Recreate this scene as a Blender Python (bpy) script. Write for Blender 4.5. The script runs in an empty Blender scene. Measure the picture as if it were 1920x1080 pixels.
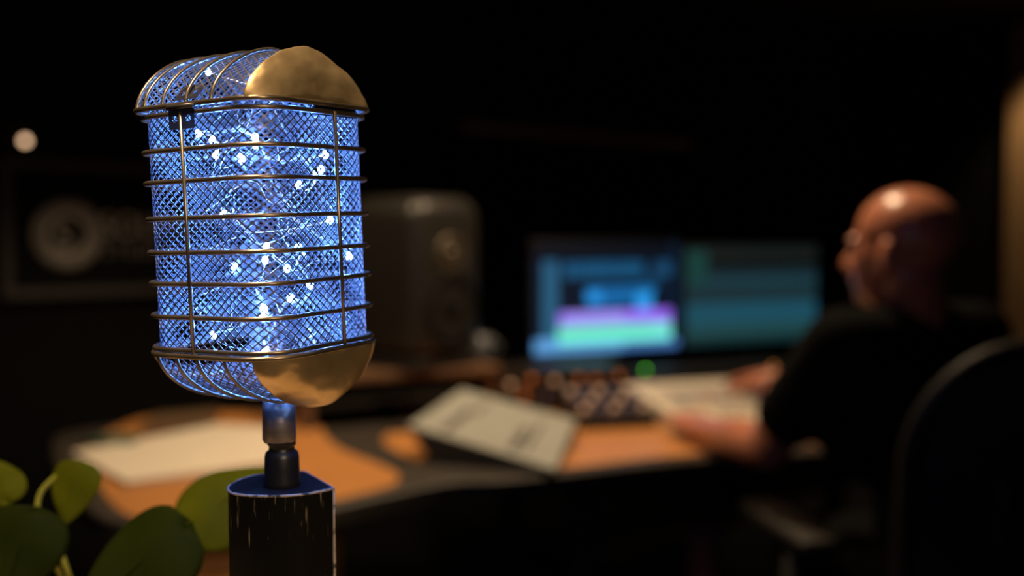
import bpy, bmesh, math, random
import numpy as np
from mathutils import Vector, Matrix, noise

random.seed(7)
rng = np.random.default_rng(7)
S = bpy.context.scene
COL = S.collection
PI = math.pi

# ------------------------------------------------------------------ camera
F_PX, HORIZON = 1867.0, 440.0          # focal length in pixels of a 1920 wide frame, horizon row
CAM_Z = 1.2
PITCH = math.atan((540 - HORIZON) / F_PX)
cam_data = bpy.data.cameras.new('camera')
cam_data.sensor_width = 36.0
cam_data.lens = F_PX * 36.0 / 1920.0
cam_data.clip_start = 0.05
cam_data.dof.use_dof = True
cam_data.dof.focus_distance = 0.515
cam_data.dof.aperture_fstop = 2.7
cam_data.dof.aperture_blades = 0
cam = bpy.data.objects.new('camera', cam_data)
cam.location = (0, 0, CAM_Z)
cam.rotation_euler = (PI / 2 - PITCH, 0, 0)
COL.objects.link(cam)
S.camera = cam

# ------------------------------------------------------------------ world, exposure
S.view_settings.view_transform = 'Standard'
S.view_settings.look = 'None'
S.view_settings.gamma = 1.0
S.view_settings.use_curve_mapping = False
S.view_settings.exposure = 0.0
world = bpy.data.worlds.new('world')
S.world = world
world.use_nodes = True
bg = world.node_tree.nodes['Background']
bg.inputs[0].default_value = (0.9, 0.7, 0.5, 1)
bg.inputs[1].default_value = 0.0015


def spot(name, loc, target, power, size_deg, blend, color, radius=0.04):
    d = bpy.data.lights.new(name, 'SPOT')
    d.energy = power
    d.spot_size = math.radians(size_deg)
    d.spot_blend = blend
    d.color = color
    d.shadow_soft_size = radius
    o = bpy.data.objects.new(name, d)
    o.location = loc
    o.rotation_euler = (Vector(target) - Vector(loc)).to_track_quat('-Z', 'Y').to_euler()
    COL.objects.link(o)
    return o


WARM = (1.0, 0.72, 0.44)
spot('desk_downlight', (0.36, 2.15, 2.12), (0.30, 2.15, 0.75), 70, 100, 0.7, WARM)
spot('left_desk_downlight', (-0.55, 1.90, 2.12), (-0.55, 1.90, 0.75), 48, 98, 0.6, WARM)
spot('front_downlight', (-0.32, 0.27, 2.12), (-0.24, 0.55, 0.8), 84, 74, 0.6, WARM, 0.05)
spot('front_fill_spot', (0.55, -0.75, 1.70), (-0.16, 0.58, 1.13), 42, 26, 0.7, WARM, 0.10)  # unseen front source, set low to brighten the lower brass shell
spot('door_downlight', (2.15, 3.95, 2.12), (2.38, 4.30, 0.5), 22, 80, 0.6, WARM)


def at(px, py, d):
    """world point seen at a pixel of the 1920x1080 frame, at depth d (along Y)"""
    x = (px - 960) / F_PX
    y = (540 - py) / F_PX
    c, s = math.cos(PITCH), math.sin(PITCH)
    vy, vz = c + y * s, -s + y * c
    return Vector((x * d / vy, d, CAM_Z + vz * d / vy))


# ------------------------------------------------------------------ materials
def lin(c):
    return tuple(((v / 255) / 12.92) if v / 255 <= 0.04045 else (((v / 255) + 0.055) / 1.055) ** 2.4 for v in c)


MATS = {}


def mat(name, col, rough=0.5, metal=0.0, col2=None, scale=20.0, bump=0.0, stretch=(1, 1, 1), spec=0.5, coat=0.0,
        lo=0.35, hi=0.65):
    if name in MATS:
        return MATS[name]
    m = bpy.data.materials.new(name)
    m.use_nodes = True
    nt = m.node_tree
    b = nt.nodes['Principled BSDF']
    b.inputs['Roughness'].default_value = rough
    b.inputs['Metallic'].default_value = metal
    b.inputs['Specular IOR Level'].default_value = spec
    b.inputs['Coat Weight'].default_value = coat
    tc = nt.nodes.new('ShaderNodeTexCoord')
    mp = nt.nodes.new('ShaderNodeMapping')
    mp.inputs['Scale'].default_value = stretch
    nz = nt.nodes.new('ShaderNodeTexNoise')
    nz.inputs['Scale'].default_value = scale
    nz.inputs['Detail'].default_value = 5
    rp = nt.nodes.new('ShaderNodeValToRGB')
    rp.color_ramp.elements[0].position = lo
    rp.color_ramp.elements[1].position = hi
    c2 = col2 or tuple(v * 0.8 for v in col)
    rp.color_ramp.elements[0].color = (*c2, 1)
    rp.color_ramp.elements[1].color = (*col, 1)
    L = nt.links.new
    L(tc.outputs['Object'], mp.inputs[0])
    L(mp.outputs[0], nz.inputs['Vector'])
    L(nz.outputs['Fac'], rp.inputs[0])
    L(rp.outputs[0], b.inputs['Base Color'])
    if bump:
        bn = nt.nodes.new('ShaderNodeBump')
        bn.inputs['Strength'].default_value = bump
        bn.inputs['Distance'].default_value = 0.002
        L(nz.outputs['Fac'], bn.inputs['Height'])
        L(bn.outputs[0], b.inputs['Normal'])
    MATS[name] = m
    return m


def emit(name, col, strength):
    if name in MATS:
        return MATS[name]
    m = bpy.data.materials.new(name)
    m.use_nodes = True
    nt = m.node_tree
    nt.nodes.remove(nt.nodes['Principled BSDF'])
    e = nt.nodes.new('ShaderNodeEmission')
    e.inputs[0].default_value = (*col, 1)
    e.inputs[1].default_value = strength
    nt.links.new(e.outputs[0], nt.nodes['Material Output'].inputs[0])
    MATS[name] = m
    return m


def screen_mat(name, strength):
    m = bpy.data.materials.new(name)
    m.use_nodes = True
    nt = m.node_tree
    b = nt.nodes['Principled BSDF']
    b.inputs['Base Color'].default_value = (0.005, 0.005, 0.006, 1)
    b.inputs['Roughness'].default_value = 0.35
    a = nt.nodes.new('ShaderNodeVertexColor')
    a.layer_name = 'picture'
    nt.links.new(a.outputs[0], b.inputs['Emission Color'])
    b.inputs['Emission Strength'].default_value = strength
    return m


def leaf_mat(name, col, col2):
    m = mat(name, col, 0.65, 0, col2, 30, 0.05, spec=0.06)
    nt = m.node_tree
    b = nt.nodes['Principled BSDF']
    rp = [n for n in nt.nodes if n.type == 'VALTORGB'][0]
    t = nt.nodes.new('ShaderNodeBsdfTranslucent')
    mx = nt.nodes.new('ShaderNodeMixShader')
    mx.inputs[0].default_value = 0.45
    nt.links.new(rp.outputs[0], t.inputs[0])
    nt.links.new(b.outputs[0], mx.inputs[1])
    nt.links.new(t.outputs[0], mx.inputs[2])
    nt.links.new(mx.outputs[0], nt.nodes['Material Output'].inputs[0])
    return m


M_BRASS = mat('brass_shell', (0.76, 0.565, 0.31), 0.32, 0.82, (0.52, 0.37, 0.185), 38, 0.3, lo=0.3, hi=0.7)
M_PEWTER = mat('antique_pewter_wire', (0.24, 0.195, 0.135), 0.33, 0.85, (0.16, 0.13, 0.09), 60, 0.15)
M_GRILLE = mat('silver_grille_wire', (0.16, 0.15, 0.14), 0.42, 0.6, (0.125, 0.118, 0.11), 80)
M_HINGE = mat('dark_steel_hinge', (0.09, 0.085, 0.08), 0.4, 0.8, None, 80, 0.1)
M_STEEL = mat('brushed_steel', (0.34, 0.305, 0.27), 0.42, 0.9, (0.26, 0.235, 0.21), 40, 0.1, (1, 1, 12))
M_BLACKPL = mat('black_plastic', (0.012, 0.012, 0.013), 0.38, 0, None, 60)
M_BLACKMAT = mat('black_satin', (0.016, 0.015, 0.014), 0.55, 0, None, 40)
M_TABLE = mat('pale_table_wood', (0.70, 0.50, 0.30), 0.5, 0, (0.60, 0.41, 0.23), 6, 0.02, (3, 22, 3))  # paled so the unseen table top throws light onto the lower shell
M_WIRE = mat('silver_string_wire', (0.8, 0.8, 0.8), 0.25, 0.8, None, 40)
M_WOOD = mat('orange_beech', (0.50, 0.215, 0.06), 0.45, 0, (0.42, 0.17, 0.045), 6, 0.02, (3, 22, 3))
M_WOOD2 = mat('tan_door_wood', (0.40, 0.25, 0.12), 0.5, 0, (0.34, 0.20, 0.09), 8, 0.02, (14, 14, 1))
M_WOOD3 = mat('brown_shelf_wood', (0.16, 0.085, 0.04), 0.5, 0, (0.12, 0.06, 0.03), 8, 0.02, (3, 20, 3))
M_CHAR = mat('charcoal_laminate', (0.040, 0.031, 0.024), 0.5, 0, (0.032, 0.025, 0.019), 90)
M_PAPER = mat('cream_paper', (0.70, 0.62, 0.50), 0.8, 0, (0.66, 0.58, 0.46), 12)
M_BOARD = mat('grey_white_paper', (0.29, 0.295, 0.26), 0.7, 0, (0.27, 0.27, 0.24), 12)
M_PRINT = mat('grey_print', (0.07, 0.07, 0.06), 0.8)
M_PANEL = mat('pale_panel_plastic', (0.66, 0.58, 0.45), 0.5, 0, (0.62, 0.54, 0.42), 10)
M_KEYG = mat('grey_key', (0.25, 0.25, 0.27), 0.5)
M_KEYP = mat('pale_key', (0.62, 0.55, 0.46), 0.5)
M_KEYR = mat('red_key', (0.55, 0.13, 0.11), 0.5)
M_WALL = mat('dark_acoustic_wall', (0.006, 0.0055, 0.005), 0.95, 0, (0.005, 0.0045, 0.004), 30, 0.3, spec=0.1)
M_CEIL = mat('dark_ceiling', (0.020, 0.017, 0.013), 0.9, 0, None, 20)
M_FLOOR = mat('dark_carpet', (0.012, 0.010, 0.009), 0.95, 0, (0.008, 0.007, 0.006), 120, 0.4)
M_FRAME = mat('dark_grey_frame', (0.045, 0.04, 0.035), 0.6)
M_SIGN = mat('sign_black', (0.006, 0.006, 0.005), 0.8, spec=0.1)
M_LOGO = mat('logo_grey', (0.46, 0.44, 0.38), 0.6, 0, (0.40, 0.385, 0.33), 20)
M_LOGOD = mat('logo_dark_grey', (0.25, 0.24, 0.205), 0.6)
M_SPK = mat('speaker_cabinet', (0.018, 0.016, 0.013), 0.42, 0, (0.014, 0.012, 0.010), 90, 0.1)
M_CONE = mat('speaker_cone', (0.006, 0.006, 0.006), 0.8, spec=0.15)
M_TWEET = mat('tweeter_silver', (0.10, 0.08, 0.055), 0.45, 0.6)
M_GEAR = mat('gear_metal', (0.022, 0.018, 0.015), 0.45, 0.3)
M_KNOBO = mat('copper_knob', (0.70, 0.25, 0.09), 0.4, 0.3)
M_KNOBP = mat('pale_knob', (0.80, 0.56, 0.44), 0.45)
M_KNOBV = mat('violet_knob', (0.11, 0.08, 0.16), 0.45)
M_SKIN = mat('skin', (0.52, 0.20, 0.115), 0.29, 0, (0.44, 0.16, 0.09), 25, 0.05)
M_SHIRT = mat('black_cotton', (0.004, 0.0038, 0.0036), 0.95, 0, None, 90, 0.2, spec=0.08)
M_CHAIR = mat('black_chair_mesh', (0.045, 0.037, 0.026), 0.8, 0, (0.032, 0.026, 0.018), 200, 0.3)
M_CHAIRF = mat('black_chair_plastic', (0.020, 0.017, 0.013), 0.55, spec=0.3)
M_POT = mat('terracotta_pot', (0.30, 0.13, 0.07), 0.8, 0, None, 30)
M_SOIL = mat('soil', (0.03, 0.02, 0.014), 0.95, 0, None, 60, 0.5)
M_LEAFL = leaf_mat('light_olive_leaf', (0.090, 0.097, 0.002), (0.07, 0.08, 0.0015))
M_LEAFS = leaf_mat('shaded_green_leaf', (0.018, 0.026, 0.0008), (0.013, 0.020, 0.0006))  # leaf green darkened to stand for the shaded side
M_STEM = mat('pale_stem', (0.20, 0.20, 0.02), 0.6, 0, None, 30, spec=0.2)
M_WHITE = mat('pale_ceramic', (0.12, 0.13, 0.14), 0.4)
M_TEAL = mat('teal_book_cover', (0.02, 0.10, 0.07), 0.6)
M_BROWNB = mat('brown_notebook_cover', (0.13, 0.075, 0.035), 0.6)

# distressed black paint with pale wood showing through along vertical scratches and at edges
def post_material():
    m = mat('distressed_black_paint', (0.005, 0.005, 0.005), 0.5, 0, None, 30)
    nt = m.node_tree
    b = nt.nodes['Principled BSDF']
    tc = nt.nodes.new('ShaderNodeTexCoord')
    mp = nt.nodes.new('ShaderNodeMapping')
    mp.inputs['Scale'].default_value = (700, 700, 45)
    nz = nt.nodes.new('ShaderNodeTexNoise')
    nz.inputs['Scale'].default_value = 1.0
    nz.inputs['Detail'].default_value = 4
    b.inputs['Specular IOR Level'].default_value = 0.08
    sep = nt.nodes.new('ShaderNodeSeparateXYZ')
    mr = nt.nodes.new('ShaderNodeMapRange')          # more wear near the top arris (object z up to the top)
    mr.inputs['From Min'].default_value = 0.215
    mr.inputs['From Max'].default_value = 0.262
    mr.inputs['To Min'].default_value = 0.0
    mr.inputs['To Max'].default_value = 0.115
    geo = nt.nodes.new('ShaderNodeNewGeometry')
    ad = nt.nodes.new('ShaderNodeMath'); ad.operation = 'ADD'
    rp = nt.nodes.new('ShaderNodeValToRGB')
    rp.color_ramp.elements[0].position = 0.695
    rp.color_ramp.elements[1].position = 0.83
    rp.color_ramp.elements[0].color = (0.0045, 0.0043, 0.004, 1)
    rp.color_ramp.elements[1].color = (0.34, 0.29, 0.20, 1)
    L = nt.links.new
    L(tc.outputs['Object'], mp.inputs[0]); L(mp.outputs[0], nz.inputs['Vector'])
    L(tc.outputs['Object'], sep.inputs[0]); L(sep.outputs[2], mr.inputs[0])
    L(nz.outputs['Fac'], ad.inputs[0]); L(mr.outputs[0], ad.inputs[1])
    L(ad.outputs[0], rp.inputs[0])
    L(rp.outputs[0], b.inputs['Base Color'])
    return m


M_POST = post_material()
M_WORN = mat('worn_wood_edge', (0.42, 0.39, 0.36), 0.6, 0, (0.02, 0.02, 0.02), 260, 0.3, lo=0.36, hi=0.5)
M_PTOP = mat('post_top_paint', (0.010, 0.010, 0.010), 0.5, 0, (0.007, 0.006, 0.006), 90, 0.2, spec=0.25)

# ------------------------------------------------------------------ object helpers
ORG = {}


def mesh_of(name, verts, faces, m, smooth=True):
    me = bpy.data.meshes.new(name)
    me.from_pydata([tuple(v) for v in verts], [], [tuple(f) for f in faces])
    if m:
        me.materials.append(m)
    if smooth:
        me.polygons.foreach_set('use_smooth', [True] * len(me.polygons))
    me.update()
    return me


def tag(o, label=None, cat=None, group=None, kind=None):
    if label: o['label'] = label
    if cat: o['category'] = cat
    if group: o['group'] = group
    if kind: o['kind'] = kind
    return o


def root(name, loc, label, cat, group=None):
    o = bpy.data.objects.new(name, None)
    o.empty_display_size = 0.05
    COL.objects.link(o)
    o.location = loc
    ORG[o.name] = Vector(loc)
    return tag(o, label, cat, group)


def O(name, geo, m, parent=None, smooth=True, origin=None, kind=None, label=None):
    """one mesh object; geo = (verts, faces) in world coordinates"""
    verts, faces = geo
    org = ORG[parent.name] if parent else (Vector(origin) if origin else Vector((0, 0, 0)))
    vs = [(v[0] - org[0], v[1] - org[1], v[2] - org[2]) for v in verts]
    o = bpy.data.objects.new(name, mesh_of(name, vs, faces, m, smooth))
    COL.objects.link(o)
    if parent:
        o.parent = parent
    else:
        o.location = org
    ORG[o.name] = org
    if kind: o['kind'] = kind
    if label: o['label'] = label
    return o


def inst(name, me, loc, parent, rot=None):
    """a piece sharing mesh data; loc in world coordinates"""
    o = bpy.data.objects.new(name, me)
    COL.objects.link(o)
    o.parent = parent
    o.location = Vector(loc) - ORG[parent.name]
    if rot is not None:
        o.rotation_mode = 'QUATERNION'
        o.rotation_quaternion = rot
    ORG[o.name] = ORG[parent.name]
    return o


def join(*geos):
    V, Fc = [], []
    for v, f in geos:
        k = len(V)
        V += [tuple(p) for p in v]
        Fc += [tuple(i + k for i in q) for q in f]
    return V, Fc


def xf(geo, M):
    return [M @ Vector(v) for v in geo[0]], geo[1]


def frame(loc, fwd=(0, 1, 0), up=(0, 0, 1)):
    """matrix: local x = right, y = fwd, z = up"""
    y = Vector(fwd).normalized()
    z = Vector(up)
    z = (z - y * z.dot(y)).normalized()
    x = y.cross(z)
    m = Matrix((x, y, z)).transposed().to_4x4()
    m.translation = Vector(loc)
    return m


def box(sx, sy, sz, bevel=0.0, seg=2, c=(0, 0, 0)):
    bm = bmesh.new()
    bmesh.ops.create_cube(bm, size=1.0)
    bmesh.ops.scale(bm, vec=(sx, sy, sz), verts=bm.verts)
    if bevel:
        bmesh.ops.bevel(bm, geom=bm.edges[:], offset=bevel, segments=seg, profile=0.5, affect='EDGES')
    bm.verts.index_update()
    g = [v.co + Vector(c) for v in bm.verts], [[v.index for v in f.verts] for f in bm.faces]
    bm.free()
    return g


def lathe(profile, n=32, cap=True):
    V, Fc = [], []
    for r, z in profile:
        for k in range(n):
            a = 2 * PI * k / n
            V.append((r * math.cos(a), r * math.sin(a), z))
    m = len(profile)
    for i in range(m - 1):
        for k in range(n):
            k2 = (k + 1) % n
            Fc.append((i * n + k, i * n + k2, (i + 1) * n + k2, (i + 1) * n + k))
    if cap:
        Fc.append(tuple(range(n - 1, -1, -1)))
        Fc.append(tuple(range((m - 1) * n, m * n)))
    return V, Fc


def tube(pts, r, n=8, closed=False, cap=True):
    P = [Vector(p) for p in pts]
    m = len(P)
    rr = r if hasattr(r, '__len__') else [r] * m
    T = []
    for i in range(m):
        if closed:
            t = P[(i + 1) % m] - P[i - 1]
        else:
            t = P[min(i + 1, m - 1)] - P[max(i - 1, 0)]
        T.append(t.normalized())
    ref = Vector((0, 0, 1)) if abs(T[0].z) < 0.9 else Vector((1, 0, 0))
    u = (ref - T[0] * ref.dot(T[0])).normalized()
    V, Fc = [], []
    for i in range(m):
        u = (u - T[i] * u.dot(T[i])).normalized()
        w = T[i].cross(u)
        for k in range(n):
            a = 2 * PI * k / n
            V.append(P[i] + (u * math.cos(a) + w * math.sin(a)) * rr[i])
    for i in range(m if closed else m - 1):
        j = (i + 1) % m
        for k in range(n):
            k2 = (k + 1) % n
            Fc.append((i * n + k, i * n + k2, j * n + k2, j * n + k))
    if cap and not closed:
        Fc.append(tuple(range(n - 1, -1, -1)))
        Fc.append(tuple(range((m - 1) * n, m * n)))
    return V, Fc


def ribbon(pts, nrms, wd, th):
    """flat strand: wd across the surface, th through it"""
    P = np.array(pts, float)
    N = np.array(nrms, float)
    T = np.gradient(P, axis=0)
    T /= np.linalg.norm(T, axis=1)[:, None]
    Bn = np.cross(T, N)
    Bn /= np.linalg.norm(Bn, axis=1)[:, None] + 1e-12
    w = (np.array(wd) / 2 if hasattr(wd, '__len__') else np.full(len(P), wd / 2))[:, None]
    V = np.stack([P - Bn * w - N * th / 2, P + Bn * w - N * th / 2, P + Bn * w + N * th / 2, P - Bn * w + N * th / 2], 1).reshape(-1, 3)
    Fc = [(i * 4 + k, i * 4 + (k + 1) % 4, i * 4 + 4 + (k + 1) % 4, i * 4 + 4 + k) for i in range(len(P) - 1) for k in range(4)]
    return [tuple(v) for v in V], Fc


def prism(poly, z0, z1, bevel=0.0):
    """extruded polygon (CCW in XY)"""
    n = len(poly)
    area = sum(poly[i][0] * poly[(i + 1) % n][1] - poly[(i + 1) % n][0] * poly[i][1] for i in range(n))
    if area < 0:
        poly = poly[::-1]
    if bevel:
        P = [Vector((p[0], p[1])) for p in poly]
        ins = []
        for i in range(n):
            a, b, c = P[i - 1], P[i], P[(i + 1) % n]
            d1, d2 = (b - a).normalized(), (c - b).normalized()
            nrm = Vector((-d1.y - d2.y, d1.x + d2.x))
            nrm = nrm.normalized() / max(0.5, math.sqrt((1 + d1.dot(d2)) / 2))
            ins.append(b + nrm * bevel)
        V = [(p[0], p[1], z0) for p in poly] + [(p[0], p[1], z1 - bevel) for p in poly] + [(p.x, p.y, z1) for p in ins]
        Fc = [tuple(range(n - 1, -1, -1)), tuple(range(2 * n, 3 * n))]
        for i in range(n):
            j = (i + 1) % n
            Fc += [(i, j, n + j, n + i), (n + i, n + j, 2 * n + j, 2 * n + i)]
        return V, Fc
    V = [(p[0], p[1], z0) for p in poly] + [(p[0], p[1], z1) for p in poly]
    Fc = [tuple(range(n - 1, -1, -1)), tuple(range(n, 2 * n))]
    for i in range(n):
        j = (i + 1) % n
        Fc.append((i, j, n + j, n + i))
    return V, Fc


def hexa(top, bottom):
    """box from 4 top and 4 bottom corners (same order, CCW seen from above)"""
    V = list(bottom) + list(top)
    return V, [(3, 2, 1, 0), (4, 5, 6, 7), (0, 1, 5, 4), (1, 2, 6, 5), (2, 3, 7, 6), (3, 0, 4, 7)]


def smooth_poly(ctrl, per=8, closed=False):
    """Catmull-Rom through control points"""
    P = [Vector(p) for p in ctrl]
    n = len(P)
    out = []
    rngi = range(n if closed else n - 1)
    for i in rngi:
        if closed:
            a, b, c, d = P[i - 1], P[i], P[(i + 1) % n], P[(i + 2) % n]
        else:
            a, b, c, d = P[max(i - 1, 0)], P[i], P[i + 1], P[min(i + 2, n - 1)]
        for k in range(per):
            t = k / per
            out.append(0.5 * ((2 * b) + (c - a) * t + (2 * a - 5 * b + 4 * c - d) * t * t + (3 * b - a - 3 * c + d) * t ** 3))
    if not closed:
        out.append(P[-1])
    return out


# ------------------------------------------------------------------ the room
CEIL = 2.15
UX, UY = 1.3 / math.hypot(1.3, 1), 1 / math.hypot(1.3, 1)        # along the back wall, left to right
VX, VY = UY, -UX                                                  # along the right wall, towards the camera
CORNER = Vector((1.81, 4.885, 0))
U, V_ = Vector((UX, UY, 0)), Vector((VX, VY, 0))
A0, A1 = CORNER - U * 6.8, CORNER + V_ * 6.6
A2 = A0 + V_ * 6.6


def slab(p, q, out, z0, z1, th=0.1):
    p, q, out = Vector(p), Vector(q), Vector(out).normalized() * th
    b = [p, q, q + out, p + out]
    return prism([(v.x, v.y) for v in b], z0, z1)


tag(O('wall_back', slab(A0, CORNER, -V_, 0, CEIL), M_WALL, smooth=False), kind='structure')
tag(O('wall_right', slab(CORNER, A1, U, 0, CEIL), M_WALL, smooth=False), kind='structure')
tag(O('wall_left', slab(A0, A2, -U, 0, CEIL), M_WALL, smooth=False), kind='structure')
tag(O('wall_front', slab(A2, A1, V_, 0, CEIL), M_WALL, smooth=False), kind='structure')
roomp = [(v.x, v.y) for v in (A0, CORNER, A1, A2)]
tag(O('floor', prism(roomp, -0.1, 0), M_FLOOR, smooth=False), kind='structure')
tag(O('ceiling', prism(roomp, CEIL, CEIL + 0.1), M_CEIL, smooth=False), kind='structure')


def wall_pt(px, off=0.0):
    """plan point of the back wall seen at column px"""
    k = (px - 960) / F_PX
    d = (1.163 + 1.3 * 2.6) / (1.3 - k)
    p = Vector((k * d, d, 0))
    return p + V_ * off


# door with wooden jamb on the right wall
def rw(t, off=0.0):
    return CORNER + V_ * t - U * off


dr = root('door_1', rw(1.0), None, None)
tag(dr, 'tan wooden door and jamb at the right edge', None, None, 'structure')
g = slab(rw(0.63), rw(0.73), -U, 0, 2.02, 0.05)
O('jamb', g, M_WOOD2, dr, False)
O('jamb', slab(rw(1.50), rw(1.60), -U, 0, 2.02, 0.05), M_WOOD2, dr, False)
O('head_jamb', slab(rw(0.63), rw(1.60), -U, 2.02, 2.11, 0.05), M_WOOD2, dr, False)
O('door_leaf', slab(rw(0.732), rw(1.498), -U, 0.005, 2.018, 0.03), M_WOOD2, dr, False)

# ------------------------------------------------------------------ microphone lamp
MA, MB, MR = 0.04867, 0.04697, 0.02247           # half sizes and corner radius of the cage rings
YAW, LEAN, PIT = 0.52097, 0.03083, 0.01850
ZR = [0.06185, 0.04363, 0.02743, 0.00852, -0.00926, -0.02556, -0.04297, -0.06023]
MC = Vector((-0.13871, 0.55, CAM_Z + 0.00155))


def rot_mic():
    c, s = math.cos(YAW), math.sin(YAW)
    Rz = Matrix(((c, s, 0), (-s, c, 0), (0, 0, 1)))
    c, s = math.cos(LEAN), math.sin(LEAN)
    Ry = Matrix(((c, 0, -s), (0, 1, 0), (s, 0, c)))
    c, s = math.cos(PIT), math.sin(PIT)
    Rx = Matrix(((1, 0, 0), (0, c, -s), (0, s, c)))
    return Rx @ Ry @ Rz


MM = rot_mic().to_4x4()
MM.translation = MC


def outline(a, b, r, n=14):
    pts = []
    for cx, cy, a0 in ((a - r, b - r, 0), (-a + r, b - r, 90), (-a + r, -b + r, 180), (a - r, -b + r, 270)):
        for k in range(n):
            t = math.radians(a0 + 90 * k / (n - 1))
            pts.append((cx + r * math.cos(t), cy + r * math.sin(t)))
    return pts


def outline_at(a, b, r, N):
    P = np.array(outline(a, b, r, 40))
    P = np.vstack([P, P[:1]])
    s = np.r_[0, np.cumsum(np.hypot(*np.diff(P, axis=0).T))]
    u = np.linspace(0, s[-1], N + 1)[:-1]
    return np.c_[np.interp(u, s, P[:, 0]), np.interp(u, s, P[:, 1])], s[-1], (s, P)


TABLE_Z = 0.80
mic = root('microphone_lamp', (-0.13, 0.56, TABLE_Z),
           'vintage style microphone lamp with glowing blue wire cage on black post', 'lamp')
for z in ZR:
    ring = [(x, y, z) for x, y in outline_at(MA, MB, MR, 96)[0]]
    O('cage_ring', xf(tube(ring, 0.00135, 10, True), MM), M_PEWTER, mic)

# upright bars, at fractions along the ring outline
_, PER, (SS, PP) = outline_at(MA, MB, MR, 96)


def ring_pt(frac, ex=0.0):
    P = np.array(outline(MA + ex, MB + ex, MR + ex, 40))
    P = np.vstack([P, P[:1]])
    s = np.r_[0, np.cumsum(np.hypot(*np.diff(P, axis=0).T))]
    u = (frac % 1) * s[-1]
    return float(np.interp(u, s, P[:, 0])), float(np.interp(u, s, P[:, 1]))


for fr in (0.66869, 0.95057, 0.16869, 0.45057):
    x, y = ring_pt(fr, 0.0012)
    O('upright_bar', xf(tube([(x, y, ZR[0] + 0.0005), (x, y, 0.0), (x, y, ZR[7] - 0.0045)], 0.00115, 10), MM), M_PEWTER, mic)

# wire grille of the body : two families of crossing strands
GA, GB, GR = MA - 0.0030, MB - 0.0030, MR - 0.0030
Pg = np.array(outline(GA, GB, GR, 40)); Pg = np.vstack([Pg, Pg[:1]])
Sg = np.r_[0, np.cumsum(np.hypot(*np.diff(Pg, axis=0).T))]
LG = Sg[-1]
NG = int(round(LG / 0.0056))
WG = LG / NG
HG = 0.0046
RN, RM = 0.00037, 0.00028


def grille_point(s, z):
    u = s % LG
    return (float(np.interp(u, Sg, Pg[:, 0])), float(np.interp(u, Sg, Pg[:, 1])), z)


def grille_normal(s):
    a_, b_ = grille_point(s - 0.0015, 0), grille_point(s + 0.0015, 0)
    n = Vector((b_[1] - a_[1], a_[0] - b_[0], 0)).normalized()
    return tuple(n)


geos = []
z0, z1 = ZR[7] - 0.0018, ZR[0] + 0.0036
nz_ = int((z1 - z0) / (HG / 4))
for k in range(NG):
    for dr_ in (1, -1):
        pts, nrm, rad = [], [], []
        for i in range(nz_ + 1):
            z = z0 + i * HG / 4
            s_ = k * WG + dr_ * i * WG / 4 + 0.0004 * math.sin(z * 60 + k)
            pts.append(grille_point(s_, z))
            nrm.append(grille_normal(s_))
            rad.append(2 * RN if i % 2 == 0 else 2 * RM)
        geos.append(ribbon(pts, nrm, rad, 0.00045))
gr = O('wire_grille', xf(join(*geos), MM), M_GRILLE, mic, False)
gr['kind'] = 'stuff'

# domes (top and bottom): vaulted wire grille with ribs, solid brass end shell
DOME = {1: dict(h=0.0310, n=1.66, s0=0.713, q=1.742, s1=0.95, qb=2.08, ex=-0.0003, rx=-0.0064, z=0.0660),
        -1: dict(h=0.0295, n=1.72, s0=0.7186, q=2.44, s1=0.561, qb=1.6, ex=0.0013, rx=0.0038, z=-0.0630)}


def dome_fn(sg, inset=0.0):
    D = DOME[sg]
    A, B = MA + D['ex'], MB + D['ex']
    rr = min(max(MR + D['rx'], 0.005), B * 0.98)
    s0, s1 = D['s0'] * A, D['s1'] * A

    def T(s):
        if abs(s) <= A - rr:
            return B
        return B - rr + math.sqrt(max(0.0, rr * rr - (abs(s) - (A - rr)) ** 2))

    def G(s):
        if s > s0:
            return max(0.0, 1 - ((s - s0) / (A - s0)) ** D['q']) ** (1 / D['q'])
        if s < -s1:
            return max(0.0, 1 - ((-s - s1) / (A - s1)) ** D['qb']) ** (1 / D['qb'])
        return 1.0

    def P(s, th, off=0.0):
        c, sn = math.cos(th), math.sin(th)
        t = math.copysign(abs(c) ** (2 / D['n']), c)
        z = max(0.0, sn) ** (2 / D['n'])
        return (s, (T(s) + off) * t, D['z'] + sg * (D['h'] + off) * G(s) * z)

    return P, A, B, rr


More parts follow.
